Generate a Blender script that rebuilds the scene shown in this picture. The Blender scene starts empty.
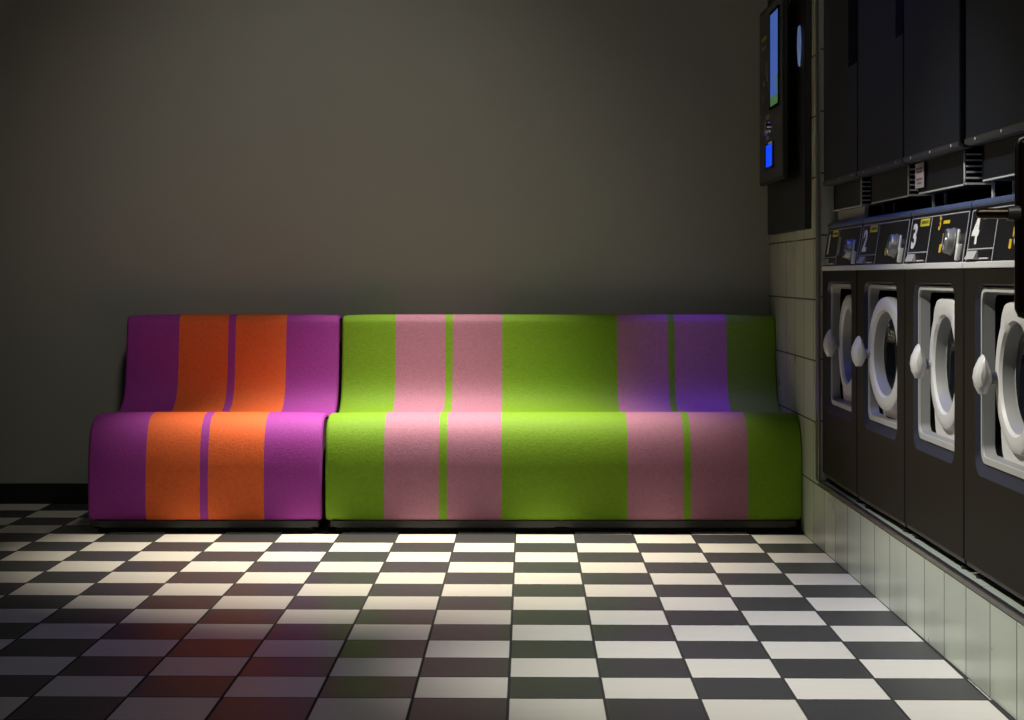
import bpy, bmesh, math, random
from mathutils import Vector, Matrix
random.seed(4)
PI = math.pi
scene = bpy.context.scene
COL = scene.collection

# ------------------------------------------------------------------ helpers
def tag(o, label, cat, group=None):
    o['label'] = label; o['category'] = cat
    if group: o['group'] = group
    return o

def thing(name, label, cat, loc, group=None, rz=0.0):
    o = bpy.data.objects.new(name, None); COL.objects.link(o)
    o.location = loc; o.rotation_euler = (0, 0, rz); o.empty_display_size = .1
    return tag(o, label, cat, group)

def obj(name, bm, mats, parent=None, smooth=False, label=None, kind=None):
    bmesh.ops.recalc_face_normals(bm, faces=bm.faces[:])
    me = bpy.data.meshes.new(name); bm.to_mesh(me); bm.free()
    if not isinstance(mats, (list, tuple)): mats = [mats]
    for m in mats: me.materials.append(m)
    if smooth:
        for p in me.polygons: p.use_smooth = True
        me.set_sharp_from_angle(angle=math.radians(38))
    o = bpy.data.objects.new(name, me); COL.objects.link(o)
    if parent: o.parent = parent
    if label: o['label'] = label
    if kind: o['kind'] = kind
    return o

def BM(): return bmesh.new()

def box(bm, x0, x1, y0, y1, z0, z1, bev=0.0, seg=2, mi=0):
    r = bmesh.ops.create_cube(bm, size=1.0)
    vs = r['verts']
    for v in vs:
        v.co = Vector(((x0+x1)/2 + v.co.x*(x1-x0), (y0+y1)/2 + v.co.y*(y1-y0), (z0+z1)/2 + v.co.z*(z1-z0)))
    fs = list({f for v in vs for f in v.link_faces})
    if bev > 0:
        es = list({e for v in vs for e in v.link_edges})
        g = bmesh.ops.bevel(bm, geom=es, offset=bev, segments=seg, profile=.5, affect='EDGES')
        fs = [f for f in bm.faces if f in set(g['faces'])] + [f for f in fs if f.is_valid]
    for f in fs:
        if f.is_valid: f.material_index = mi
    return bm

def tube(bm, pts, r, seg=10, cap=True, mi=0):
    pts = [Vector(p) for p in pts]; n = len(pts); rings = []
    prev = None
    for i in range(n):
        t = (pts[min(i+1, n-1)] - pts[max(i-1, 0)]).normalized()
        if prev is None:
            a = Vector((0, 0, 1)) if abs(t.z) < .9 else Vector((1, 0, 0))
            u = t.cross(a).normalized()
        else:
            u = (prev - t*prev.dot(t)).normalized()
        prev = u; w = t.cross(u)
        rr = r[i] if isinstance(r, (list, tuple)) else r
        rings.append([bm.verts.new(pts[i] + rr*(math.cos(2*PI*k/seg)*u + math.sin(2*PI*k/seg)*w)) for k in range(seg)])
    for i in range(n-1):
        for k in range(seg):
            f = bm.faces.new((rings[i][k], rings[i][(k+1) % seg], rings[i+1][(k+1) % seg], rings[i+1][k])); f.material_index = mi
    if cap:
        for rg in (rings[0], rings[-1]):
            f = bm.faces.new(rg); f.material_index = mi
    return bm

def lathe_x(bm, prof, cy, cz, seg=48, mi=0):
    """prof: list of (x, r); revolved about the x axis through (cy, cz)."""
    rings = []
    for x, r in prof:
        if r < 1e-6:
            rings.append([bm.verts.new((x, cy, cz))])
        else:
            rings.append([bm.verts.new((x, cy + r*math.cos(2*PI*k/seg), cz + r*math.sin(2*PI*k/seg))) for k in range(seg)])
    for a, b in zip(rings[:-1], rings[1:]):
        for k in range(seg):
            k2 = (k+1) % seg
            if len(a) == 1 and len(b) == 1: continue
            if len(a) == 1: f = bm.faces.new((a[0], b[k], b[k2]))
            elif len(b) == 1: f = bm.faces.new((a[k], a[k2], b[0]))
            else: f = bm.faces.new((a[k], a[k2], b[k2], b[k]))
            f.material_index = mi
    return bm

def rrect(y0, y1, z0, z1, r, seg=8):
    """rounded rectangle in the yz plane, counter-clockwise, fixed vertex count"""
    out = []
    for cy, cz, a0 in ((y1-r, z1-r, 0), (y0+r, z1-r, PI/2), (y0+r, z0+r, PI), (y1-r, z0+r, 1.5*PI)):
        for k in range(seg+1):
            a = a0 + PI/2*k/seg
            out.append((cy + r*math.cos(a), cz + r*math.sin(a)))
    return out

def loft(bm, loops, mi=0, mis=None, close=True):
    rs = [[bm.verts.new(p) for p in lp] for lp in loops]
    n = len(rs[0])
    for i in range(len(rs)-1):
        for k in range(n if close else n-1):
            f = bm.faces.new((rs[i][k], rs[i][(k+1) % n], rs[i+1][(k+1) % n], rs[i+1][k]))
            f.material_index = mis[i] if mis else mi
    return rs

def extrude_yz(bm, poly, x0, x1, mi=0):
    a = [bm.verts.new((x0, y, z)) for y, z in poly]; b = [bm.verts.new((x1, y, z)) for y, z in poly]
    n = len(poly)
    bm.faces.new(a).material_index = mi; bm.faces.new(b).material_index = mi
    for k in range(n):
        bm.faces.new((a[k], a[(k+1) % n], b[(k+1) % n], b[k])).material_index = mi
    return bm

def extrude_xz(bm, poly, y0, y1, mi=0):
    a = [bm.verts.new((x, y0, z)) for x, z in poly]; b = [bm.verts.new((x, y1, z)) for x, z in poly]
    n = len(poly)
    bm.faces.new(a).material_index = mi; bm.faces.new(b).material_index = mi
    for k in range(n):
        bm.faces.new((a[k], a[(k+1) % n], b[(k+1) % n], b[k])).material_index = mi
    return bm

def text_bm(s, size, depth=.0006, bold=0.0):
    """lettering as mesh; lies in its own xy plane, centred"""
    cu = bpy.data.curves.new('lettering', 'FONT'); cu.body = s; cu.size = size; cu.extrude = depth; cu.offset = bold
    cu.align_x = 'CENTER'; cu.align_y = 'CENTER'; cu.resolution_u = 4
    o = bpy.data.objects.new('lettering', cu); COL.objects.link(o)
    dg = bpy.context.evaluated_depsgraph_get(); dg.update()
    me = bpy.data.meshes.new_from_object(o.evaluated_get(dg))
    bpy.data.objects.remove(o); bpy.data.curves.remove(cu)
    bm = BM(); bm.from_mesh(me); bpy.data.meshes.remove(me)
    return bm

# text facing -x, read by someone looking along +x: text right -> -y, text up -> +z
FACE = Matrix(((0, 0, -1, 0), (-1, 0, 0, 0), (0, 1, 0, 0), (0, 0, 0, 1)))

# ------------------------------------------------------------------ materials
def lin(c):
    return tuple((x/12.92 if x <= .04045 else ((x+.055)/1.055)**2.4) for x in c)
def rgb(r, g, b): return lin((r/255, g/255, b/255))

def mat(name, col, rough=.5, metal=0.0, spec=.5, bump=0.0, bscale=200, var=0.0, vscale=8, emit=None, estr=0.0, sheen=0.0, coat=0.0):
    m = bpy.data.materials.new(name); m.use_nodes = True
    nt = m.node_tree; b = nt.nodes['Principled BSDF']
    b.inputs['Base Color'].default_value = (*col, 1); b.inputs['Roughness'].default_value = rough
    b.inputs['Metallic'].default_value = metal; b.inputs['Specular IOR Level'].default_value = spec
    b.inputs['Coat Weight'].default_value = coat
    if sheen:
        b.inputs['Sheen Weight'].default_value = sheen; b.inputs['Sheen Roughness'].default_value = .4
        b.inputs['Sheen Tint'].default_value = (*[min(1, c*1.5+.1) for c in col], 1)
    tc = nt.nodes.new('ShaderNodeTexCoord')
    if var:
        n = nt.nodes.new('ShaderNodeTexNoise'); n.inputs['Scale'].default_value = vscale; n.inputs['Detail'].default_value = 5
        nt.links.new(tc.outputs['Object'], n.inputs['Vector'])
        mr = nt.nodes.new('ShaderNodeMapRange'); mr.inputs['To Min'].default_value = 1-var; mr.inputs['To Max'].default_value = 1+var
        nt.links.new(n.outputs['Fac'], mr.inputs['Value'])
        mx = nt.nodes.new('ShaderNodeVectorMath'); mx.operation = 'SCALE'
        mx.inputs[0].default_value = col; nt.links.new(mr.outputs['Result'], mx.inputs['Scale'])
        nt.links.new(mx.outputs[0], b.inputs['Base Color'])
    if bump:
        n = nt.nodes.new('ShaderNodeTexNoise'); n.inputs['Scale'].default_value = bscale; n.inputs['Detail'].default_value = 3
        nt.links.new(tc.outputs['Object'], n.inputs['Vector'])
        bp = nt.nodes.new('ShaderNodeBump'); bp.inputs['Strength'].default_value = bump; bp.inputs['Distance'].default_value = .002
        nt.links.new(n.outputs['Fac'], bp.inputs['Height']); nt.links.new(bp.outputs['Normal'], b.inputs['Normal'])
    if emit:
        b.inputs['Emission Color'].default_value = (*emit, 1); b.inputs['Emission Strength'].default_value = estr
    return m

class NT:
    def __init__(s, m): s.t = m.node_tree
    def n(s, typ, **k):
        x = s.t.nodes.new(typ)
        for a, v in k.items(): setattr(x, a, v)
        return x
    def l(s, a, b): s.t.links.new(a, b)
    def math(s, op, a, b=None, c=None):
        x = s.n('ShaderNodeMath', operation=op)
        for i, v in enumerate((a, b, c)):
            if v is None: continue
            if isinstance(v, (int, float)): x.inputs[i].default_value = v
            else: s.l(v, x.inputs[i])
        return x.outputs[0]

def tile_material(name, ua, va, colA, colB, grout, gw, rough, uoff=0, voff=0, us=.2, vs=.2, shear=(0, 0), var=.06, spec=.5, streak=(.5, 3, 1)):
    """tiles on the axes ua/va ('X','Y','Z') of object space; colA/colB alternate as a checker"""
    m = bpy.data.materials.new(name); m.use_nodes = True; N = NT(m)
    b = m.node_tree.nodes['Principled BSDF']
    tc = N.n('ShaderNodeTexCoord'); sp = N.n('ShaderNodeSeparateXYZ'); N.l(tc.outputs['Object'], sp.inputs[0])
    U, V = sp.outputs[ua], sp.outputs[va]
    u = N.math('ADD', U, N.math('MULTIPLY', V, shear[0])); v = N.math('ADD', V, N.math('MULTIPLY', U, shear[1]))
    u = N.math('DIVIDE', N.math('SUBTRACT', u, uoff), us); v = N.math('DIVIDE', N.math('SUBTRACT', v, voff), vs)
    iu = N.math('FLOOR', u); iv = N.math('FLOOR', v)
    fu = N.math('FRACT', u); fv = N.math('FRACT', v)
    def edge(f, s):   # distance to the joint in metres
        return N.math('MULTIPLY', N.math('MINIMUM', f, N.math('SUBTRACT', 1.0, f)), s)
    d = N.math('MINIMUM', edge(fu, us), edge(fv, vs))
    mr = N.n('ShaderNodeMapRange'); mr.interpolation_type = 'SMOOTHSTEP'
    mr.inputs['From Min'].default_value = gw*.35; mr.inputs['From Max'].default_value = gw*.65
    N.l(d, mr.inputs['Value']); mask = mr.outputs['Result']
    par = N.math('FLOORED_MODULO', N.math('ADD', iu, iv), 2.0)
    mix = N.n('ShaderNodeMix', data_type='RGBA')
    mix.inputs[6].default_value = (*colA, 1); mix.inputs[7].default_value = (*colB, 1); N.l(par, mix.inputs[0])
    # every tile a little different
    wn = N.n('ShaderNodeTexWhiteNoise', noise_dimensions='2D'); cb = N.n('ShaderNodeCombineXYZ'); N.l(iu, cb.inputs[0]); N.l(iv, cb.inputs[1])
    N.l(cb.outputs[0], wn.inputs['Vector'])
    sc = N.math('ADD', N.math('MULTIPLY', wn.outputs['Value'], var*2), 1-var)
    ns = N.n('ShaderNodeTexNoise'); ns.inputs['Scale'].default_value = 14; ns.inputs['Detail'].default_value = 6
    mp = N.n('ShaderNodeMapping'); mp.inputs['Scale'].default_value = streak; N.l(tc.outputs['Object'], mp.inputs[0]); N.l(mp.outputs[0], ns.inputs['Vector'])
    sc = N.math('MULTIPLY', sc, N.math('ADD', N.math('MULTIPLY', ns.outputs['Fac'], .12), .94))
    vm = N.n('ShaderNodeVectorMath', operation='SCALE'); N.l(mix.outputs[2], vm.inputs[0]); N.l(sc, vm.inputs['Scale'])
    fin = N.n('ShaderNodeMix', data_type='RGBA'); fin.inputs[6].default_value = (*grout, 1)
    N.l(vm.outputs[0], fin.inputs[7]); N.l(mask, fin.inputs[0]); N.l(fin.outputs[2], b.inputs['Base Color'])
    rg = N.n('ShaderNodeMapRange'); rg.inputs['To Min'].default_value = .85; rg.inputs['To Max'].default_value = rough
    N.l(mask, rg.inputs['Value'])
    N.l(N.math('ADD', rg.outputs[0], N.math('MULTIPLY', N.math('SUBTRACT', ns.outputs['Fac'], .5), .05)), b.inputs['Roughness'])
    b.inputs['Specular IOR Level'].default_value = spec
    bp = N.n('ShaderNodeBump'); bp.inputs['Strength'].default_value = .5; bp.inputs['Distance'].default_value = .0015
    N.l(mask, bp.inputs['Height']); N.l(bp.outputs['Normal'], b.inputs['Normal'])
    return m

def fabric(name, col):
    m = bpy.data.materials.new(name); m.use_nodes = True; N = NT(m); b = m.node_tree.nodes['Principled BSDF']
    b.inputs['Roughness'].default_value = .75; b.inputs['Specular IOR Level'].default_value = .35
    b.inputs['Sheen Weight'].default_value = .32; b.inputs['Sheen Roughness'].default_value = .35
    b.inputs['Sheen Tint'].default_value = (*[min(1, c*1.6+.01) for c in col], 1)
    tc = N.n('ShaderNodeTexCoord')
    n1 = N.n('ShaderNodeTexNoise'); n1.inputs['Scale'].default_value = 1; n1.inputs['Detail'].default_value = 2
    mp = N.n('ShaderNodeMapping'); mp.inputs['Scale'].default_value = (260, 90, 90); N.l(tc.outputs['Object'], mp.inputs[0]); N.l(mp.outputs[0], n1.inputs['Vector'])
    n2 = N.n('ShaderNodeTexNoise'); n2.inputs['Scale'].default_value = 1; n2.inputs['Detail'].default_value = 2
    mp2 = N.n('ShaderNodeMapping'); mp2.inputs['Scale'].default_value = (70, 300, 300); N.l(tc.outputs['Object'], mp2.inputs[0]); N.l(mp2.outputs[0], n2.inputs['Vector'])
    s = N.math('ADD', n1.outputs['Fac'], n2.outputs['Fac'])
    sc = N.math('ADD', N.math('MULTIPLY', s, .35), .65)
    vm = N.n('ShaderNodeVectorMath', operation='SCALE'); vm.inputs[0].default_value = col; N.l(sc, vm.inputs['Scale']); N.l(vm.outputs[0], b.inputs['Base Color'])
    bp = N.n('ShaderNodeBump'); bp.inputs['Strength'].default_value = .45; bp.inputs['Distance'].default_value = .0012
    N.l(s, bp.inputs['Height']); N.l(bp.outputs['Normal'], b.inputs['Normal'])
    return m

GR0 = 6.179
M = {}
M['floor'] = tile_material('checker_floor_tile', 'X', 'Y', (.054, .054, .055), (.68, .65, .57), (.035, .033, .030), .006, .34,
                           uoff=-.0386, voff=GR0, us=.1988, vs=.2, shear=(-.00876, .0162), var=.05, spec=.26)
M['walltile'] = tile_material('pale_green_wall_tile', 'Y', 'Z', (.53, .57, .46), (.53, .57, .46), (.05, .05, .045), .005, .28, uoff=GR0, var=.05, streak=(.22, .22, .22))
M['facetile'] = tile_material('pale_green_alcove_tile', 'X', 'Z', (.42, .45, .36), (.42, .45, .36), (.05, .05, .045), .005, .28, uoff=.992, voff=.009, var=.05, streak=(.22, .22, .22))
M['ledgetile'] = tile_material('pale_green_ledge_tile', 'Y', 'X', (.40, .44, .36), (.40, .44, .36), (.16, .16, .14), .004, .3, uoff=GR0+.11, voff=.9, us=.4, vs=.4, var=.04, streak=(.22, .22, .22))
M['plaster'] = mat('warm_grey_plaster', (.29, .292, .262), .75, spec=.3, bump=.08, bscale=60, var=.05, vscale=3)
M['ceil'] = mat('dark_ceiling_paint', (.10, .10, .095), .9)
M['darkwall'] = mat('dark_side_wall', (.10, .10, .095), .9)
M['base'] = mat('black_skirting', (.006, .006, .006), .45)
M['steeltrim'] = mat('brushed_steel_trim', (.32, .31, .30), .32, metal=1)
M['purple'] = fabric('purple_wool', (.32, .036, .31))
M['orange'] = fabric('orange_wool', (.74, .125, .026))
M['green'] = fabric('lime_green_wool', (.150, .29, .005))
M['pink'] = fabric('dusty_pink_wool', (.37, .155, .225))
M['sidecloth'] = mat('dark_brown_side_cloth', (.055, .022, .018), .9, bump=.3, bscale=400)
M['kick'] = mat('black_lacquer_board', (.010, .010, .010), .35)
M['rubber'] = mat('black_rubber', (.006, .006, .006), .8)
M['washer'] = mat('umber_enamel_steel', (.0090, .0076, .0052), .5, spec=.12)
M['chamfer'] = mat('satin_umber_edge', (.026, .028, .042), .4)
M['gasket'] = mat('pale_grey_plastic', (.44, .43, .40), .42)
M['recess'] = mat('grey_plastic_recess', (.23, .23, .225), .5)
M['black'] = mat('matt_black', (.003, .003, .003), .9, spec=.05)
M['white'] = mat('white_plastic', (.60, .585, .56), .35)
M['cone'] = mat('grey_door_seal', (.25, .245, .235), .45)
M['glass'] = mat('dark_door_glass', (.006, .007, .009), .06, spec=.6)
M['drum'] = mat('drum_steel', (.25, .25, .25), .25, metal=1)
M['strip'] = mat('light_grey_strip', (.64, .63, .61), .4)
M['panel'] = mat('black_control_panel', (.005, .0055, .008), .4, spec=.3)
M['line'] = mat('light_grey_print', (.42, .42, .42), .5)
M['digit'] = mat('white_print', (.80, .79, .75), .5)
M['yellow'] = mat('yellow_print', (.72, .47, .02), .5)
M['ystick'] = mat('yellow_sticker', (.62, .56, .035), .5)
M['ink'] = mat('dark_sticker_ink', (.10, .085, .01), .6)
M['chrome'] = mat('chrome', (.62, .62, .63), .16, metal=1)
M['satin'] = mat('satin_chrome', (.31, .31, .31), .40, metal=.6)
M['lid'] = mat('lid_with_blue_light', (.065, .09, .18), .42)  # blue lamp light on the lid edges is painted into the colour
M['dryer'] = mat('charcoal_dryer_steel', (.0065, .0085, .0135), .45, spec=.25)
M['lip'] = mat('grey_lip_steel', (.045, .045, .044), .4, metal=.3)
M['slat'] = mat('pale_grille_steel', (.62, .62, .60), .4)
M['filler'] = mat('grey_filler_steel', (.34, .34, .33), .5)
M['paper'] = mat('pinkish_white_paper', (.56, .47, .48), .7)
M['ink2'] = mat('faded_blue_ink', (.20, .18, .28), .7)
M['term'] = mat('black_terminal_steel', (.010, .009, .008), .45, spec=.35)
M['termface'] = mat('dark_glossy_terminal_face', (.010, .010, .013), .22, spec=.5)
M['backpanel'] = mat('dark_backing_panel', (.009, .009, .008), .42, spec=.35)
M['scrblue'] = mat('blue_screen', (.02, .03, .06), .2, emit=rgb(66, 98, 178), estr=.75)
M['scrgreen'] = mat('green_screen', (.02, .05, .03), .2, emit=rgb(66, 104, 62), estr=.8)
M['blueslot'] = mat('glowing_blue_slot', (0, .01, .1), .3, emit=(.0, .055, 1.0), estr=1.1)
M['badgeglow'] = mat('badge_painted_reflection', (.30, .36, .55), .25, metal=.2, emit=rgb(90, 110, 160), estr=.55)  # emission imitates light reflected by the glossy badge, which is no lamp
M['tyellow'] = mat('dull_yellow_print', (.28, .25, .05), .6)
M['tgrey'] = mat('grey_print', (.20, .20, .20), .6)
M['darkwood'] = mat('dark_red_brown_panel', (.022, .008, .005), .35, var=.15, vscale=20)
M['bar'] = mat('dark_bronze_bar', (.30, .22, .17), .28, metal=1)
M['lampbody'] = mat('black_lamp_housing', (.01, .01, .01), .5)

# ------------------------------------------------------------------ setting
CZ = .877
XR = .9947            # tiled wall / plinth face
YB = 7.017            # back wall
YC = 5.878            # alcove corner
ZL = .214             # ledge top
XB = 1.66             # alcove back wall
XL, YF, ZC = -3.2, -1.2, 3.0
def slab(name, m, x0, x1, y0, y1, z0, z1):
    return obj(name, box(BM(), x0, x1, y0, y1, z0, z1), m, kind='structure')
slab('floor', M['floor'], XL-.1, 1.8, YF-.1, YB+.1, -.1, 0)
slab('wall_back', M['plaster'], XL-.1, 1.8, YB, YB+.1, 0, ZC)
slab('wall_right', M['walltile'], XR, XB+.1, YC, YB, 0, ZC)
slab('wall_plinth', M['walltile'], XR, XB, YF, YC, 0, .2)
slab('wall_alcove', M['darkwall'], XB, XB+.1, YF, YC, 0, ZC)
# tiled face of the alcove end wall and the ledge the machines stand on
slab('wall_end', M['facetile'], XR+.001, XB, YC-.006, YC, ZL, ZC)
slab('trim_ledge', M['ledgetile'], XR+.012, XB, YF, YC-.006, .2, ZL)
slab('ceiling', M['ceil'], XL-.1, 1.8, YF-.1, YB+.1, ZC, ZC+.1)
slab('wall_left', M['darkwall'], XL-.1, XL, YF, YB, 0, ZC)
slab('wall_front', M['darkwall'], XL, XB+.1, YF-.1, YF, 0, ZC)
slab('baseboard_back', M['base'], XL, -1.30, YB-.014, YB, 0, .078)
# steel edge trims
b = BM(); box(b, XR-.0025, XR+.012, YF, YC+.002, .2, ZL+.001, .002, 1); obj('trim_step', b, M['steeltrim'], kind='structure')
b = BM(); box(b, XR-.003, XR+.004, YC-.009, YC+.05, ZL, ZC, .001, 1); obj('trim_corner', b, M['steeltrim'], kind='structure')

# ------------------------------------------------------------------ benches
PROFILE = [(6.220, .044), (6.206, .058), (6.200, .090), (6.198, .150), (6.200, .215), (6.206, .270), (6.218, .318), (6.238, .354), (6.268, .379), (6.312, .393), (6.37, .397),
           (6.44, .390), (6.51, .379), (6.57, .372), (6.63, .372), (6.685, .381), (6.730, .398), (6.766, .424), (6.790, .462), (6.804, .51), (6.814, .57), (6.824, .64),
           (6.832, .698), (6.838, .712), (6.848, .723), (6.864, .727), (6.955, .727), (6.975, .722), (6.985, .706), (6.987, .60), (6.987, .30), (6.987, .06), (6.975, .044)]
def catmull(pts, n=3, closed=False):
    out = []
    for i in range(len(pts)-1):
        p0, p1, p2, p3 = pts[max(i-1, 0)], pts[i], pts[i+1], pts[min(i+2, len(pts)-1)]
        for k in range(n):
            t = k/n
            out.append(tuple(.5*((2*p1[j]) + (-p0[j]+p2[j])*t + (2*p0[j]-5*p1[j]+4*p2[j]-p3[j])*t*t + (-p0[j]+3*p1[j]-3*p2[j]+p3[j])*t**3) for j in (0, 1)))
    out.append(pts[-1]); return out
PROF = catmull(PROFILE, 3)
def inset(prof, d):
    n = len(prof); out = []
    for i in range(n):
        a = Vector(prof[i-1]); c = Vector(prof[(i+1) % n]); t = (c-a).normalized()
        nrm = Vector((t.y, -t.x))            # inwards (profile runs clockwise front -> top -> back)
        out.append((prof[i][0] + nrm.x*d, prof[i][1] + nrm.y*d))
    return out

def bench(name, label, stripes, boards):
    """stripes: list of (x_end, material index) from left; stripes[0] = (x_start, None)"""
    xs = stripes[0][0]; xe = stripes[-1][0]
    root = thing(name, label, 'bench', ((xs+xe)/2, 6.6, 0))
    ox, oy = (xs+xe)/2, 6.6
    r = .011
    cols = []
    for k in range(6):
        a = PI/2*k/5; cols.append((xs + r*(1-math.sin(a)), r*(1-math.cos(a)) if False else r*(1-math.cos(PI/2-a)), None))
    cols = [(xs + r*(1-math.cos(PI/2*k/5)), r*(1-math.sin(PI/2*k/5)), None) for k in range(6)]
    inner = []
    for x, mi in stripes[1:-1]: inner.append(x)
    # extra columns keep the long quads regular
    allx = [xs+r] + inner + [xe-r]
    mid = []
    for a, c in zip(allx[:-1], allx[1:]):
        n = max(1, int((c-a)/.06))
        for k in range(1, n+1): mid.append(a + (c-a)*k/n)
    mid = mid[:-1]
    cols += [(x, 0.0, None) for x in mid]
    cols += [(xe - r*(1-math.cos(PI/2*k/5)), r*(1-math.sin(PI/2*k/5)), None) for k in range(5, -1, -1)]
    b = BM(); loops = []; mis = []
    # gentle fullness: the seat swells by a few millimetres away from the ends
    for x, d, _ in cols:
        e = min(x-xs, xe-x); sw = .004*(1-math.exp(-e/.05))
        loops.append([(x-ox, y-oy, z) for y, z in inset(PROF, d - sw)])
    def stripe_of(x):
        for xx, mi in stripes[1:]:
            if x < xx: return mi
        return stripes[-1][1]
    for i in range(len(cols)-1): mis.append(stripe_of((cols[i][0]+cols[i+1][0])/2))
    rs = loft(b, loops, mis=mis)
    mats = [M['purple'], M['orange'], M['green'], M['pink']]
    obj('cover', b, mats, root, smooth=True)
    for s, x in ((-1, xs), (1, xe)):
        b = BM(); p = inset(PROF, r*.86); x0 = x + (.0012 if s < 0 else -.0012)
        chain = []
        for y, z in p:
            if z > .08 and (not chain or y > chain[-1][0] + .0008): chain.append((y, z))
        for (ya, za), (yb, zb) in zip(chain[:-1], chain[1:]):
            b.faces.new([b.verts.new((x0-ox, yy-oy, zz)) for yy, zz in ((ya, .055), (yb, .055), (yb, zb), (ya, za))])
        bmesh.ops.remove_doubles(b, verts=b.verts[:], dist=1e-5)
        g = bmesh.ops.extrude_face_region(b, geom=b.faces[:])
        bmesh.ops.translate(b, vec=(-s*.010, 0, 0), verts=[v for v in g['geom'] if isinstance(v, bmesh.types.BMVert)])
        obj('side_panel', b, M['sidecloth'], root, label='dark brown side panel')
        b = BM(); q = inset(PROF, r*.72)
        tube(b, [(x - s*.0035 - ox, y-oy, z) for y, z in q], .0032, 6)
        obj('piping', b, M['sidecloth'], root, smooth=True)
    for a, c in boards:                    # front board with chamfered ends under the cover
        b = BM()
        poly = [(a, .042), (c, .042), (c-.004, .028), (c-.022, .019), (a+.022, .019), (a+.004, .028)]
        extrude_xz(b, [(x-ox, z) for x, z in poly], 6.206-oy, 6.232-oy)
        obj('kick_board', b, M['kick'], root)
    b = BM(); box(b, xs+.012-ox, xe-.012-ox, 6.232-oy, 6.97-oy, .014, .050, .004, 1); obj('base_frame', b, M['kick'], root)
    for fx in (xs+.06, xe-.06):
        for fy in (6.262, 6.93):
            b = BM(); box(b, fx-.03-ox, fx+.03-ox, fy-.028-oy, fy+.028-oy, 0, .016, .003, 1); obj('foot', b, M['rubber'], root)
    # black strip standing in for the shadow gap under the bench
    b = BM(); box(b, xs+.03-ox, xe-.03-ox, 6.236-oy, 6.250-oy, .001, .016); obj('shadow_strip', b, M['rubber'], root)
    return root
bench('bench', 'purple single bench with two broad orange stripes, left of the green one',
      [(-1.443, None), (-1.2436, 0), (-1.0596, 1), (-1.0320, 0), (-.8416, 1), (-.6445, 0)], [(-1.415, -.662)])
bench('bench', 'long lime green bench with two pairs of dusty pink stripes',
      [(-.6337, None), (-.4327, 2), (-.2457, 3), (-.2184, 2), (-.0327, 3), (.3976, 2), (.5884, 3), (.6129, 2), (.8075, 3), (.9942, 2)],
      [(-.612, .168), (.176, .972)])

# ------------------------------------------------------------------ washing machines
WW = .595
HW = WW/2
CUT = (-.205, .192, .259, .639)     # opening in the front: y0, y1, z0, z1
DCY, DCZ = -.034, .452              # door centre
def door_outline(tab, R=.155, n=72):
    pts = []
    for k in range(n):
        a = 2*PI*k/n
        y, z = R*math.cos(a), R*math.sin(a)
        if tab and z > .05:          # square shoulders at the top of the door plate
            t = min(1, (z-.05)/.07)
            wmax = .155*(1-t) + .105*t
            ang = a
            # superellipse top
            c, s = math.cos(a), math.sin(a)
            k4 = (abs(c/.112)**6 + abs(s/.158)**6)**(-1/6)
            y2, z2 = k4*c, k4*s
            if k4 > R: y, z = y2, z2
        pts.append((y, z))
    return pts

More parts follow.
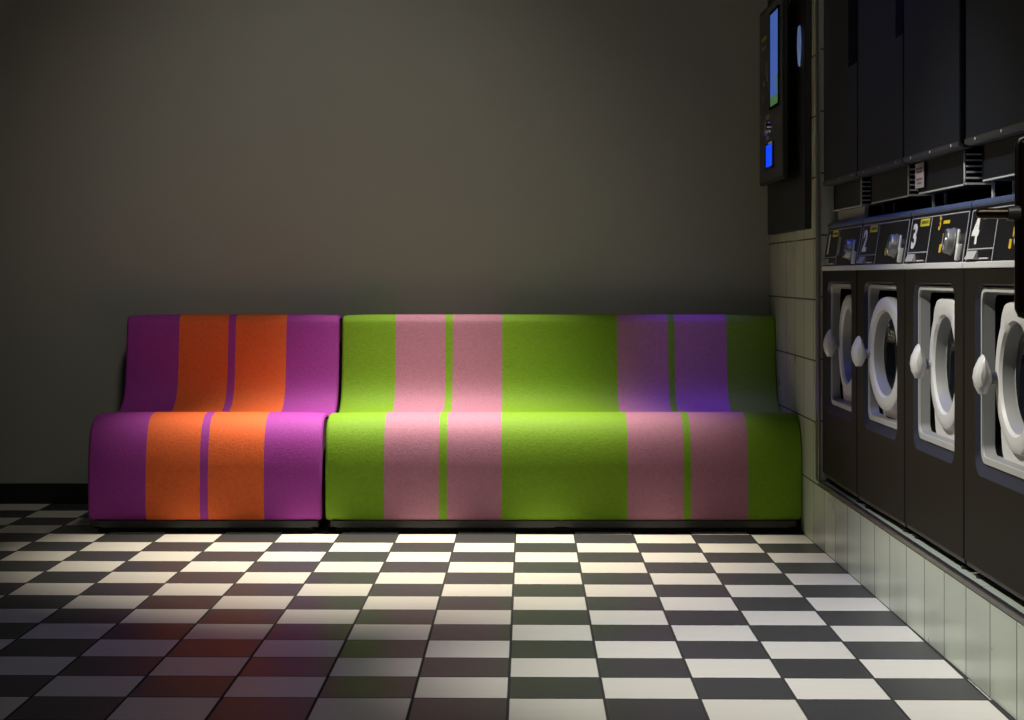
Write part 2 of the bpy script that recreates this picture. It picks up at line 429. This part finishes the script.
def washer(num, loc, rz, label, tab, ajar, dial_label=False):
    t = thing('washing_machine', label, 'washing machine', loc, 'numbered washing machines', rz)
    # cabinet (sides, back, bottom) – open towards the front opening
    b = BM(); box(b, .10, .60, -HW, HW, .03, .815, .006, 2); obj('cabinet', b, M['washer'], t)
    # front panel with the rounded opening and its chamfer
    b = BM()
    o0 = [(y, z) for y, z in rrect(-HW, HW, .03, .68, .004)]
    seg = 8
    ch = rrect(CUT[0]-.012, CUT[1]+.012, CUT[2]-.027, CUT[3]+.007, .042)
    hole = rrect(CUT[0]-.002, CUT[1]+.002, CUT[2]-.002, CUT[3]+.002, .034)
    loft(b, [[(.10, y, z) for y, z in o0], [(.003, y, z) for y, z in o0], [(0, y*(1-.008), z + (.3-z)*.008) for y, z in o0],
             [(0, y, z) for y, z in ch], [(.014, y, z) for y, z in hole], [(.02, y, z) for y, z in hole]], mis=[2, 0, 0, 1, 0])  # black sides put the shade of the machine gaps into the colour
    obj('front_panel', b, [M['washer'], M['chamfer'], M['black']], t)
    # pale frame round the opening, its recess and the black gap behind
    b = BM()
    h1 = rrect(CUT[0], CUT[1], CUT[2], CUT[3], .032); h2 = rrect(CUT[0]+.012, CUT[1]-.012, CUT[2]+.014, CUT[3]-.010, .026)
    loft(b, [[(.022, y, z) for y, z in h1], [(.0095, y, z) for y, z in h1], [(.0085, y, z) for y, z in h2], [(.014, y, z) for y, z in h2]])
    obj('opening_frame', b, M['gasket'], t, smooth=True)
    b = BM(); h3 = rrect(CUT[0]+.016, CUT[1]-.016, CUT[2]+.018, CUT[3]-.016, .024)
    rs = loft(b, [[(.0135, y, z) for y, z in h2], [(.036, y, z) for y, z in h3]])
    obj('recess', b, M['recess'], t, smooth=True)
    b = BM(); h4 = rrect(CUT[0]+.012, CUT[1]-.012, CUT[2]+.012, CUT[3]-.012, .024)
    b.faces.new([b.verts.new((.092, y, z)) for y, z in h4]); rs = loft(b, [[(.036, y, z) for y, z in h3], [(.092, y, z) for y, z in h3]])
    obj('tub_front', b, M['black'], t)
    # white lower apron inside the opening
    b = BM()
    poly = [(CUT[0]+.016, .276), (.094, .276), (.106, .290), (.114, .32), (.120, .36), (.100, .37), (.06, .345), (0, .33), (-.06, .33), (CUT[0]+.016, .36)]
    extrude_yz(b, poly, .033, .040); obj('apron', b, M['white'], t)
    b = BM(); lathe_x(b, [(.034, .024), (.027, .023), (.025, .018), (.031, .012), (.031, 0)], -.125, .305, 24); obj('drain_cap', b, M['recess'], t, smooth=True)
    # door: everything that swings hangs on one part
    hinge_y = DCY-.165
    out = door_outline(tab)
    d = BM()
    loops = []
    for x, s in ((.046, .99), (.030, 1.0), (.0225, .985), (.0195, .95), (.0185, .86), (.0195, .77), (.026, .735)):
        lp = []
        for k, (y, z) in enumerate(out):
            R = math.hypot(y, z); a = math.atan2(z, y)
            w = (s-.735)/(1-.735); rr = .1136 + (R-.1136)*w
            lp.append((x, rr*math.cos(a), rr*math.sin(a)))
        loops.append(lp)
    loft(d, loops)
    sq = Matrix.Translation((0, hinge_y, DCZ)) @ Matrix.Rotation(ajar, 4, 'Z') @ Matrix.Translation((0, DCY-hinge_y, 0))
    bmesh.ops.transform(d, matrix=sq, verts=d.verts[:])
    door = obj('door', d, M['white'], t, smooth=True)
    d = BM(); lathe_x(d, [(.026, .1140), (.034, .111), (.050, .107), (.053, .100)], 0, 0, 56)
    bmesh.ops.transform(d, matrix=sq, verts=d.verts[:]); obj('door_seal', d, M['cone'], door, smooth=True)
    d = BM(); lathe_x(d, [(.051, .106), (.052, .100), (.066, .086), (.078, .05), (.081, 0)], 0, 0, 48)
    bmesh.ops.transform(d, matrix=sq, verts=d.verts[:]); obj('door_glass', d, M['glass'], door, smooth=True)
    # handle: arm from the rim and a pale paddle
    d = BM(); tube(d, [(.030, .135, -.004), (.015, .146, -.006), (-.004, .150, -.006)], [.016, .013, .011], 10)
    bmesh.ops.transform(d, matrix=sq, verts=d.verts[:]); obj('handle_arm', d, M['recess'], door, smooth=True)
    d = BM()
    sil = [(.005, -.026), (-.003, -.040), (-.015, -.040), (-.024, -.024), (-.028, -.004), (-.025, .014), (-.015, .036), (-.008, .044), (-.002, .034), (.008, .004), (.010, -.010)]
    def sl(y, s, sx): return [((-.010 + (x+.010)*s*sx), y, z*s) for x, z in sil]
    rs = loft(d, [sl(.118, .55, .8), sl(.124, .86, .95), sl(.133, 1, 1), sl(.152, 1, 1), sl(.161, .86, .95), sl(.166, .55, .8)])
    d.faces.new(rs[0]); d.faces.new(rs[-1])
    bmesh.ops.transform(d, matrix=sq, verts=d.verts[:]); obj('handle', d, M['white'], door, smooth=True)
    # light strip, sloping control panel, steel lid
    b = BM(); box(b, -.003, .02, -HW, HW, .680, .6945, .002, 2); obj('strip', b, M['strip'], t)
    def px(z): return .001 + (z-.694)*(.018/.118)      # x of the sloping panel
    b = BM()
    extrude_xz(b, [(px(.694), .6945), (px(.815), .815), (.10, .815), (.10, .6945)], -HW+.001, HW-.001)
    obj('control_panel', b, M['panel'], t)
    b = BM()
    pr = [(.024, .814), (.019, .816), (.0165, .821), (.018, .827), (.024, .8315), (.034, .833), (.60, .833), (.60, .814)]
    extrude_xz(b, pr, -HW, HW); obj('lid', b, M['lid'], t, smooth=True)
    def on_panel(bm, y, z, lift=.0008):
        """move a face-on mesh (built about the origin in yz, facing -x) onto the slope"""
        mtx = Matrix.Translation((px(z)-lift, y, z)) @ Matrix.Rotation(math.atan2(.018, .118), 4, 'Y')
        bmesh.ops.transform(bm, matrix=mtx, verts=bm.verts[:]); return bm
    # printed frame lines
    b = BM()
    def ln(y0, z0, y1, z1, w=.0028):
        l = .0006
        if abs(y0-y1) < 1e-6:
            v = [(px(z0)-l, y0-w/2, z0), (px(z0)-l, y0+w/2, z0), (px(z1)-l, y1+w/2, z1), (px(z1)-l, y1-w/2, z1)]
        else:
            v = [(px(z0-w/2)-l, y0, z0-w/2), (px(z0-w/2)-l, y1, z0-w/2), (px(z0+w/2)-l, y1, z0+w/2), (px(z0+w/2)-l, y0, z0+w/2)]
        v2 = [(x+.0005, y, z) for x, y, z in v]
        a = [b.verts.new(p) for p in v]; c = [b.verts.new(p) for p in v2]
        b.faces.new(a); b.faces.new(c)
        for k in range(4): b.faces.new((a[k], a[(k+1) % 4], c[(k+1) % 4], c[k]))
    DIV = .072
    ln(HW-.008, .6955, HW-.008, .808, .005); ln(DIV, .6955, DIV, .808, .005); ln(-HW+.012, .6955, -HW+.012, .808, .005)
    ln(DIV, .808, HW-.008, .808, .0022); ln(-HW+.012, .808, DIV, .808, .0022); ln(DIV, .722, HW-.008, .722, .0026)
    obj('frame_lines', b, M['line'], t)
    # big white number and yellow sticker
    b = text_bm(str(num), .084, .0006, .0026)
    for v in b.verts: v.co.x *= 1.3
    bmesh.ops.transform(b, matrix=FACE, verts=b.verts[:]); on_panel(b, .238, .760); obj('number', b, M['digit'], t, label='white printed number %d' % num)
    b = BM(); box(b, -.0006, .0004, -.047, .047, -.0095, .0095, 0); on_panel(b, .140, .7955); s_ = obj('sticker', b, M['ystick'], t, label='yellow sticker')
    b = BM()
    for k in range(6): box(b, -.0010, -.0004, -.036+k*.0125, -.028+k*.0125, -.004, .004)
    on_panel(b, .140, .7955); obj('sticker_print', b, M['ink'], s_)
    # detergent drawer under the number
    b = BM(); box(b, -.004, .0, .085, .280, .6975, .7195, .0015, 1); dr = obj('detergent_drawer', b, M['panel'], t)
    for v in dr.data.vertices: v.co.x += .006
    b = BM(); extrude_xz(b, [(-.010, -.010), (-.004, .009), (.004, .009), (.004, -.010)], -.045, .035); on_panel(b, .235, .7085, 0); obj('drawer_grip', b, M['gasket'], dr)
    b = BM(); box(b, -.003, .001, -.035, .035, -.006, -.003, .0005, 1); on_panel(b, .135, .705, 0); obj('drawer_latch', b, M['strip'], dr)
    # programme dial with a pale lever beside it
    b = BM(); lathe_x(b, [(.004, .033), (-.003, .033), (-.004, .030), (-.016, .0285), (-.0185, .027), (-.0195, .024), (-.0175, .0215), (-.0175, .010), (-.020, .008), (-.020, 0)], 0, 0, 36)
    on_panel(b, -.168, .742, 0); dl = obj('dial', b, [M['satin']], t, smooth=True)
    b = BM(); box(b, -.0225, -.018, -.003, .003, -.023, .023, .001, 1); on_panel(b, -.168, .742, 0); obj('dial_pointer', b, M['chrome'], dl)
    b = BM()
    tube(b, [(-.003, .026, .028), (-.007, .013, .031), (-.009, .002, .026), (-.009, 0, .018), (-.009, -.002, -.01)], .0032, 8)
    box(b, -.010, .003, -.008, .007, -.038, .000, .002, 2)
    on_panel(b, -.252, .735, 0); obj('lever', b, M['strip'], t, smooth=True, label='pale grey lever')
    # yellow printed marks
    b = BM()
    box(b, -.0006, .0004, -.009, .009, -.010, .010); on_panel(b, -.075, .7535); m1 = obj('yellow_mark', b, M['yellow'], t)
    b = BM(); box(b, -.0006, .0004, -.009, .009, -.010, .010); on_panel(b, -.056, .7285); obj('yellow_mark', b, M['yellow'], t)
    if num == 3:
        b = text_bm('3', .044, .0006, .0014); bmesh.ops.transform(b, matrix=FACE, verts=b.verts[:]); on_panel(b, -.02, .787); obj('yellow_number', b, M['yellow'], t)
        b = BM(); box(b, -.0006, .0004, -.030, .030, -.004, .004); on_panel(b, -.085, .790); obj('yellow_mark', b, M['yellow'], t)
    if num == 1:
        b = BM(); box(b, -.0006, .0004, -.022, .022, -.030, .028); on_panel(b, .045, .756); obj('grey_label', b, M['tgrey'], t)
    # feet and front sill
    b = BM(); box(b, .004, .08, -HW+.004, HW-.004, .020, .030, .001, 1); obj('sill', b, M['lip'], t)
    for fx, fy in ((.035, -HW+.06), (.035, HW-.06), (.54, -HW+.06), (.54, HW-.06)):
        b = BM()
        lathe = [(0, .0), (0, .024), (.008, .024), (.012, .012), (.032, .010)]
        rings = []
        for zz, rr in lathe[1:]:
            rings.append([(fx + rr*math.cos(2*PI*k/16), fy + rr*math.sin(2*PI*k/16), zz) for k in range(16)])
        rs = loft(b, rings); b.faces.new(rs[0]); b.faces.new(rs[-1])
        obj('foot', b, M['rubber'], t, smooth=True)
    return t

# far edges at 5.865, 5.262, 4.66, 4.055 ...
def wplace(num, yfar, ynear, xfar, xnear, *a):
    yc = (yfar+ynear)/2; rz = math.atan2(-(xfar-xnear), (yfar-ynear))
    return washer(num, ((xfar+xnear)/2, yc, ZL), rz, *a)
wplace(1, 5.869, 5.271, 1.004, 1.001, 'umber washing machine numbered 1, farthest from the camera, beside the tiled end wall', False, 0)
wplace(2, 5.256, 4.664, 1.000, 1.007, 'umber washing machine numbered 2 with its round white door slightly ajar', False, math.radians(4.8))
wplace(3, 4.661, 4.063, 1.009, 1.010, 'umber washing machine numbered 3 with a yellow 3 on its panel', True, 0)
wplace(4, 4.056, 3.458, 1.010, 1.010, 'umber washing machine numbered 4, nearest to the camera at the right edge', True, 0)

# ------------------------------------------------------------------ tumble dryers above
def dryer(label, yfar, ynear, notch, boxspan, extra):
    t = thing('tumble_dryer', label, 'tumble dryer', (1.008, (yfar+ynear)/2, ZL+.833), 'tumble dryers above the washing machines')
    oy = (yfar+ynear)/2; oz = ZL+.833; ox = 1.008
    w = (yfar-ynear)/2
    Z0, Z1 = 1.170, 2.25
    b = BM(); box(b, .030, .625, -w, w, Z0+.004-oz, Z1-oz, .003, 1); obj('cabinet', b, M['dryer'], t)
    b = BM()
    if notch:      # door leaf with a dark hand grip cut from its near edge
        poly = [(w-.002, Z0+.010), (w-.002, Z1), (-w+.002+notch, Z1), (-w+.002+notch, 1.5), (-w+.004, 1.5), (-w+.004, Z0+.010)]
    else:
        poly = [(w-.002, Z0+.010), (w-.002, Z1), (-w+.004, Z1), (-w+.004, Z0+.010)]
    extrude_yz(b, [(y, z-oz) for y, z in poly], 0, .028); dp = obj('door_panel', b, M['dryer'], t)
    if notch:
        b = BM(); box(b, .0008, .031, -w+.002, -w+.0025+notch, 1.5-oz, Z1-oz); obj('grip', b, M['black'], dp, label='hand grip hollow filled with black')  # flush black inlay, shade of the hollow put into the colour
    b = BM(); box(b, .002, .62, -w-.0012, -w+.003, Z0+.006-oz, Z1-oz); obj('gap_shade_strip', b, M['black'], t, label='black strip painting the gap dark')  # black strip added so the gap between dryers reads as shade
    b = BM()
    extrude_xz(b, [(-.003, Z0-oz), (-.003, Z0+.010-oz), (.030, Z0+.010-oz), (.030, Z0-.004-oz), (.006, Z0-.004-oz)], -w+.001, w-.001); lp = obj('lip', b, M['lip'], t)
    for q in range(3):
        b = BM(); yy = -w + (.12+.36*q)*2*w
        lathe_x(b, [(-.003, .0035), (-.0045, .003), (-.0045, 0)], yy, Z0+.004-oz, 10); obj('screw', b, M['line'], lp)
    # lint drawer box below, with its slatted near side
    y1, y0 = boxspan; y1 -= oy; y0 -= oy
    b = BM()
    fr = rrect(y0, y1, 1.086-oz, 1.172-oz, .010, 4)
    fr2 = rrect(y0+.004, y1-.004, 1.090-oz, 1.170-oz, .007, 4)
    rs = loft(b, [[(.50, y, z) for y, z in fr], [(.033, y, z) for y, z in fr], [(.030, y, z) for y, z in fr2], [(.033, y, z) for y, z in fr2]], mis=[0, 1, 1])
    f = b.faces.new([b.verts.new((.0335, y, z)) for y, z in fr2]); f.material_index = 0
    f = b.faces.new(rs[0]); f.material_index = 0
    bx = obj('lint_drawer', b, [M['dryer'], M['lip']], t)
    b = BM(); tube(b, [(.031, y0+.001, 1.165-oz), (.031, y0+.001, 1.098-oz), (.032, y0+.006, 1.089-oz), (.032, y0+.016, 1.0865-oz), (.032, y1-.01, 1.0865-oz)], .0022, 6); obj('edge_trim', b, M['slat'], bx)
    for q in range(5):
        b = BM(); box(b, .034, .092, y0-.006, y0-.001, 1.0995+q*.0135-oz, 1.1035+q*.0135-oz); obj('vent_slat', b, M['slat'], bx)
    b = BM(); box(b, .090, .095, y0-.008, y0-.001, 1.090-oz, 1.165-oz)
    box(b, .032, .095, y0-.010, y0-.001, 1.086-oz, 1.0905-oz); obj('vent_frame', b, M['slat'], bx)
    b = BM(); box(b, .036, .10, y0-.0008, y0+.0005, 1.092-oz, 1.166-oz); obj('vent_back', b, M['black'], bx)
    # legs that carry the dryer on the washer lid
    for lx, ly in ((.094, y0-.010), (.094, y1-.03), (.50, y0+.02), (.50, y1-.03)):
        b = BM(); box(b, lx-.0035, lx+.0035, ly-.004, ly+.004, 0, 1.092-oz, .001, 1); obj('support_leg', b, M['slat'], t)
    if extra == 'filler':
        b = BM(); box(b, .040, .052, y0+.0, y1-.02, .0005, 1.0845-oz, .001, 1); obj('filler_panel', b, M['filler'], t, label='grey filler panel')
    return t
dryer('charcoal tumble dryer above washing machine 1, at the far end by the tiled wall', 5.866, 5.300, .138, (5.855, 5.395), 'filler')
dryer('charcoal tumble dryer above washing machine 2, without a note on its drawer', 5.288, 4.680, .090, (5.258, 4.756), None)
dr3 = dryer('charcoal tumble dryer above washing machine 3, with a pale paper note', 4.668, 4.088, 0, (4.645, 4.168), None)
dryer('charcoal tumble dryer above washing machine 4, cut by the right edge of the picture', 4.034, 3.448, 0, (4.016, 3.55), None)
# paper note taped on the third dryer's drawer
b = BM(); box(b, 1.0335, 1.0350, 4.563, 4.658, 1.100, 1.163)
note = obj('paper_note', b, M['paper']); note.data.transform(Matrix.Translation((-1.034, -4.61, -1.13))); note.location = (1.0348, 4.61, 1.13)
tag(note, 'small pinkish white paper note taped to the drawer of the dryer above machine 3', 'note')
b = BM()
for q, (h, wd) in enumerate(((.019, .034), (.010, .030), (-.008, .034), (-.018, .022))): box(b, -.0004, .0, -wd, wd, h-.0028, h+.0028)
o = obj('note_writing', b, M['ink2'], note); o.location = (-.0005, 0, 0)

# ------------------------------------------------------------------ payment terminal on the tiled wall
b = BM(); box(b, XR-.022, XR-.0006, 6.02, 6.90, 1.033, 2.30, .002, 1)
bp_ = obj('mounting_panel', b, M['backpanel']); off = Vector((XR, 6.46, 1.033)); bp_.data.transform(Matrix.Translation(-off)); bp_.location = off
tag(bp_, 'tall black backing panel on the tiled wall behind the payment terminal', 'panel')
b = BM()
pts = []
for k in range(40):
    a = 2*PI*k/40; yy = .030*math.cos(a); zz = .070*math.sin(a)
    if zz < 0: yy *= (1-.55*(abs(zz)/.070)**1.5)
    pts.append((yy, zz))
loft(b, [[(.0, y, z) for y, z in pts], [(-.004, y*.97, z*.97) for y, z in pts], [(-.006, y*.85, z*.9) for y, z in pts]])
b.faces.new([b.verts.new((-.006, y*.85, z*.9)) for y, z in pts])
bd = obj('oval_badge', b, M['badgeglow'], bp_, smooth=True, label='oval badge with painted pale blue reflection'); bd.location = (-.0215, 6.13-6.46, 1.652-1.033)

XT = .9535; YT0, YT1, ZT0, ZT1 = 6.38, 6.988, 1.220, 1.883
t = thing('payment_terminal', 'black wall mounted payment terminal with blue screen and glowing blue slot', 'payment terminal', (XR-.022, (YT0+YT1)/2*.9701, .877+(ZT0-.877)*.9701))
def T(bm):
    for v in bm.verts:      # terminal face sits at x = .925
        x, y, z = v.co
        k = .9701; v.co = ((.925 if x < XT+.02 else 0) + (x-XT if x < XT+.02 else x) - (XR-.022), (y-(YT0+YT1)/2)*k, (z-ZT0)*k)
    return bm
b = BM(); box(b, XT+.0015, XR-.0223, YT0, YT1, ZT0, ZT1, .004, 2); obj('housing', T(b), M['term'], t)
b = BM(); box(b, XT, XT+.003, YT0+.010, YT1-.006, ZT0+.012, ZT1-.012, .001, 1); obj('front_panel', T(b), M['termface'], t)
b = BM()
for (z0, z1, mi) in ((1.496, 1.532, 1), (1.532, 1.834, 0)):
    box(b, XT-.001, XT+.001, 6.487, 6.690, z0, z1, 0, 1, mi)
scr = obj('screen', T(b), [M['scrblue'], M['scrgreen']], t, label='lit blue and green screen')
b = BM(); box(b, XT-.0016, XT-.0006, 6.487, 6.53, 1.55, 1.60); obj('screen_button', T(b), M['scrgreen'], scr)
b = BM()
for (y0, y1, z0, z1) in ((6.478, 6.487, 1.487, 1.843), (6.690, 6.699, 1.487, 1.843), (6.478, 6.699, 1.834, 1.843), (6.478, 6.699, 1.487, 1.496)):
    box(b, XT-.003, XT+.001, y0, y1, z0, z1)
obj('screen_bezel', T(b), M['black'], t)
b = BM(); box(b, XT-.001, XT+.001, 6.625, 6.80, 1.280, 1.362); sl_ = obj('card_slot', T(b), M['blueslot'], t, label='glowing blue slot')
b = BM()
for (y0, y1, z0, z1) in ((6.615, 6.625, 1.272, 1.37), (6.80, 6.81, 1.272, 1.37), (6.615, 6.81, 1.272, 1.28)):
    box(b, XT-.004, XT+.001, y0, y1, z0, z1)
obj('slot_frame', T(b), M['term'], sl_)
b = BM(); box(b, XT-.004, XT+.001, 6.63, 6.72, 1.3635, 1.370); obj('slot_light', T(b), M['digit'], sl_)
b = BM(); lathe_x(b, [(XT+.001, .028), (XT-.008, .028), (XT-.011, .025), (XT-.009, .018), (XT-.012, .014), (XT-.012, 0)], 6.755, 1.425, 28); obj('coin_button', T(b), M['chrome'], t, smooth=True)
b = BM(); box(b, XT-.0012, XT, 6.72, 6.79, 1.458, 1.476); obj('label', T(b), M['tyellow'], t)
b = BM(); box(b, XT-.0012, XT, 6.72, 6.78, 1.382, 1.397); obj('label', T(b), M['tgrey'], t)
for z, y0, y1, h in ((1.768, 6.79, 6.915, .007), (1.735, 6.80, 6.91, .007)):
    b = BM()
    n = 7
    for k in range(n):
        if k == 3 and z < 1.75: continue
        w = (y1-y0)/n; box(b, XT-.0012, XT, y0+k*w+.001, y0+(k+1)*w-.003, z-h*(.8+.4*((k*7) % 3)/2), z+h)
    obj('lettering', T(b), M['tyellow'], t)
for y, z, w, h in ((6.80, 1.655, .010, .022), (6.86, 1.60, .012, .010), (6.885, 1.552, .010, .018)):
    b = BM(); box(b, XT-.0012, XT, y-w, y+w, z-h, z+h); obj('lettering', T(b), M['tyellow'], t)
b = BM(); box(b, XT-.0016, XT, 6.75, 6.775, 1.60, 1.63); obj('lettering', T(b), M['tgrey'], t)

# ------------------------------------------------------------------ panel at the right picture edge
t = thing('standing_panel', 'dark red-brown upright panel with rounded metal edge and stubby bar, at the right picture edge', 'panel', (.8055, 2.62, 0))
b = BM(); box(b, -.0745, .075, -.012, .012, .822, 1.072, .004, 2); obj('board', b, M['darkwood'], t)
b = BM()
tube(b, [(.075, 0, 1.076), (-.064, 0, 1.076), (-.073, 0, 1.073), (-.0765, 0, 1.064), (-.0765, 0, .830), (-.073, 0, .821), (-.064, 0, .818), (.075, 0, .818)], .0042, 10)
obj('edge_trim', b, M['steeltrim'], t, smooth=True)
b = BM(); tube(b, [(-.1365, 0, .967), (-.1358, 0, .967), (-.133, 0, .967), (-.127, 0, .967), (-.08, 0, .967)], [.0015, .0045, .0066, .0076, .0078], 16)
obj('bar', b, M['bar'], t, smooth=True)
b = BM(); tube(b, [(-.092, 0, .967), (-.091, 0, .967), (-.080, 0, .967), (-.074, 0, .967)], [.008, .0105, .0115, .0115], 16); obj('collar', b, M['satin'], t, smooth=True)
b = BM(); tube(b, [(.05, 0, .012), (.05, 0, .84)], .011, 14); obj('post', b, M['lampbody'], t, smooth=True)
b = BM(); box(b, -.03, .13, -.10, .10, 0, .014, .004, 2); obj('foot_plate', b, M['lampbody'], t)

# ------------------------------------------------------------------ light
def spot(name, loc, target, energy, col, size_deg, blend, radius):
    l = bpy.data.lights.new(name, 'SPOT'); l.energy = energy; l.color = col; l.spot_size = math.radians(size_deg); l.spot_blend = blend; l.shadow_soft_size = radius
    o = bpy.data.objects.new(name, l); COL.objects.link(o); o.location = loc
    o.rotation_euler = (Vector(target)-Vector(loc)).to_track_quat('-Z', 'Y').to_euler(); return o
def area(name, loc, target, energy, col, sx, sy):
    l = bpy.data.lights.new(name, 'AREA'); l.energy = energy; l.color = col; l.shape = 'RECTANGLE'; l.size = sx; l.size_y = sy
    o = bpy.data.objects.new(name, l); COL.objects.link(o); o.location = loc
    o.rotation_euler = (Vector(target)-Vector(loc)).to_track_quat('-Z', 'Y').to_euler(); return o
WARM = (1.0, .92, .77)
spot('bench_spot', (-.33, 6.42, 2.9), (-.28, 5.92, 0), 940, WARM, 53, 1.0, .03)
spot('aisle_spot', (-.50, 3.75, 2.75), (.90, 4.15, .05), 380, (1.0, .99, .91), 50, 1.0, .06)
spot('blue_spot', (.68, 6.58, 2.9), (.68, 6.62, .7), 190, (.17, .10, 1.0), 20, 1.0, .03)
spot('blue_aisle_spot', (.45, 5.1, 2.9), (1.05, 4.75, 1.12), 60, (.10, .18, 1.0), 62, 1.0, .10)
spot('blue_floor_spot', (-.25, 4.7, 2.9), (-.15, 4.75, 0), 22, (.26, .28, 1.0), 72, 1.0, .10)
spot('wall_fill', (-.70, 4.9, 2.95), (-.72, 7.0, .95), 68, (1.0, .97, .86), 66, 1.0, .15)  # unseen fill added to imitate bounced light on the back wall
area('room_fill', (.5, 1.8, 2.9), (.5, 6.0, .9), 11, (1.0, .96, .86), 1.5, 1.5)  # weak unseen fill added from the camera side

w = bpy.data.worlds.new('world'); scene.world = w; w.use_nodes = True
w.node_tree.nodes['Background'].inputs[0].default_value = (.5, .5, .55, 1); w.node_tree.nodes['Background'].inputs[1].default_value = .0

# ------------------------------------------------------------------ camera
cd = bpy.data.cameras.new('camera'); cam = bpy.data.objects.new('camera', cd); COL.objects.link(cam)
cam.location = (0, 0, CZ); cam.rotation_euler = (PI/2, 0, 0)
cd.sensor_width = 36; cd.lens = 36*1820/1024; cd.shift_x = 1/1024; cd.shift_y = -84/1024; cd.clip_start = .05
scene.camera = cam
vs = scene.view_settings
vs.view_transform = 'Standard'; vs.look = 'None'; vs.gamma = 1; vs.use_curve_mapping = False; vs.exposure = 0.0
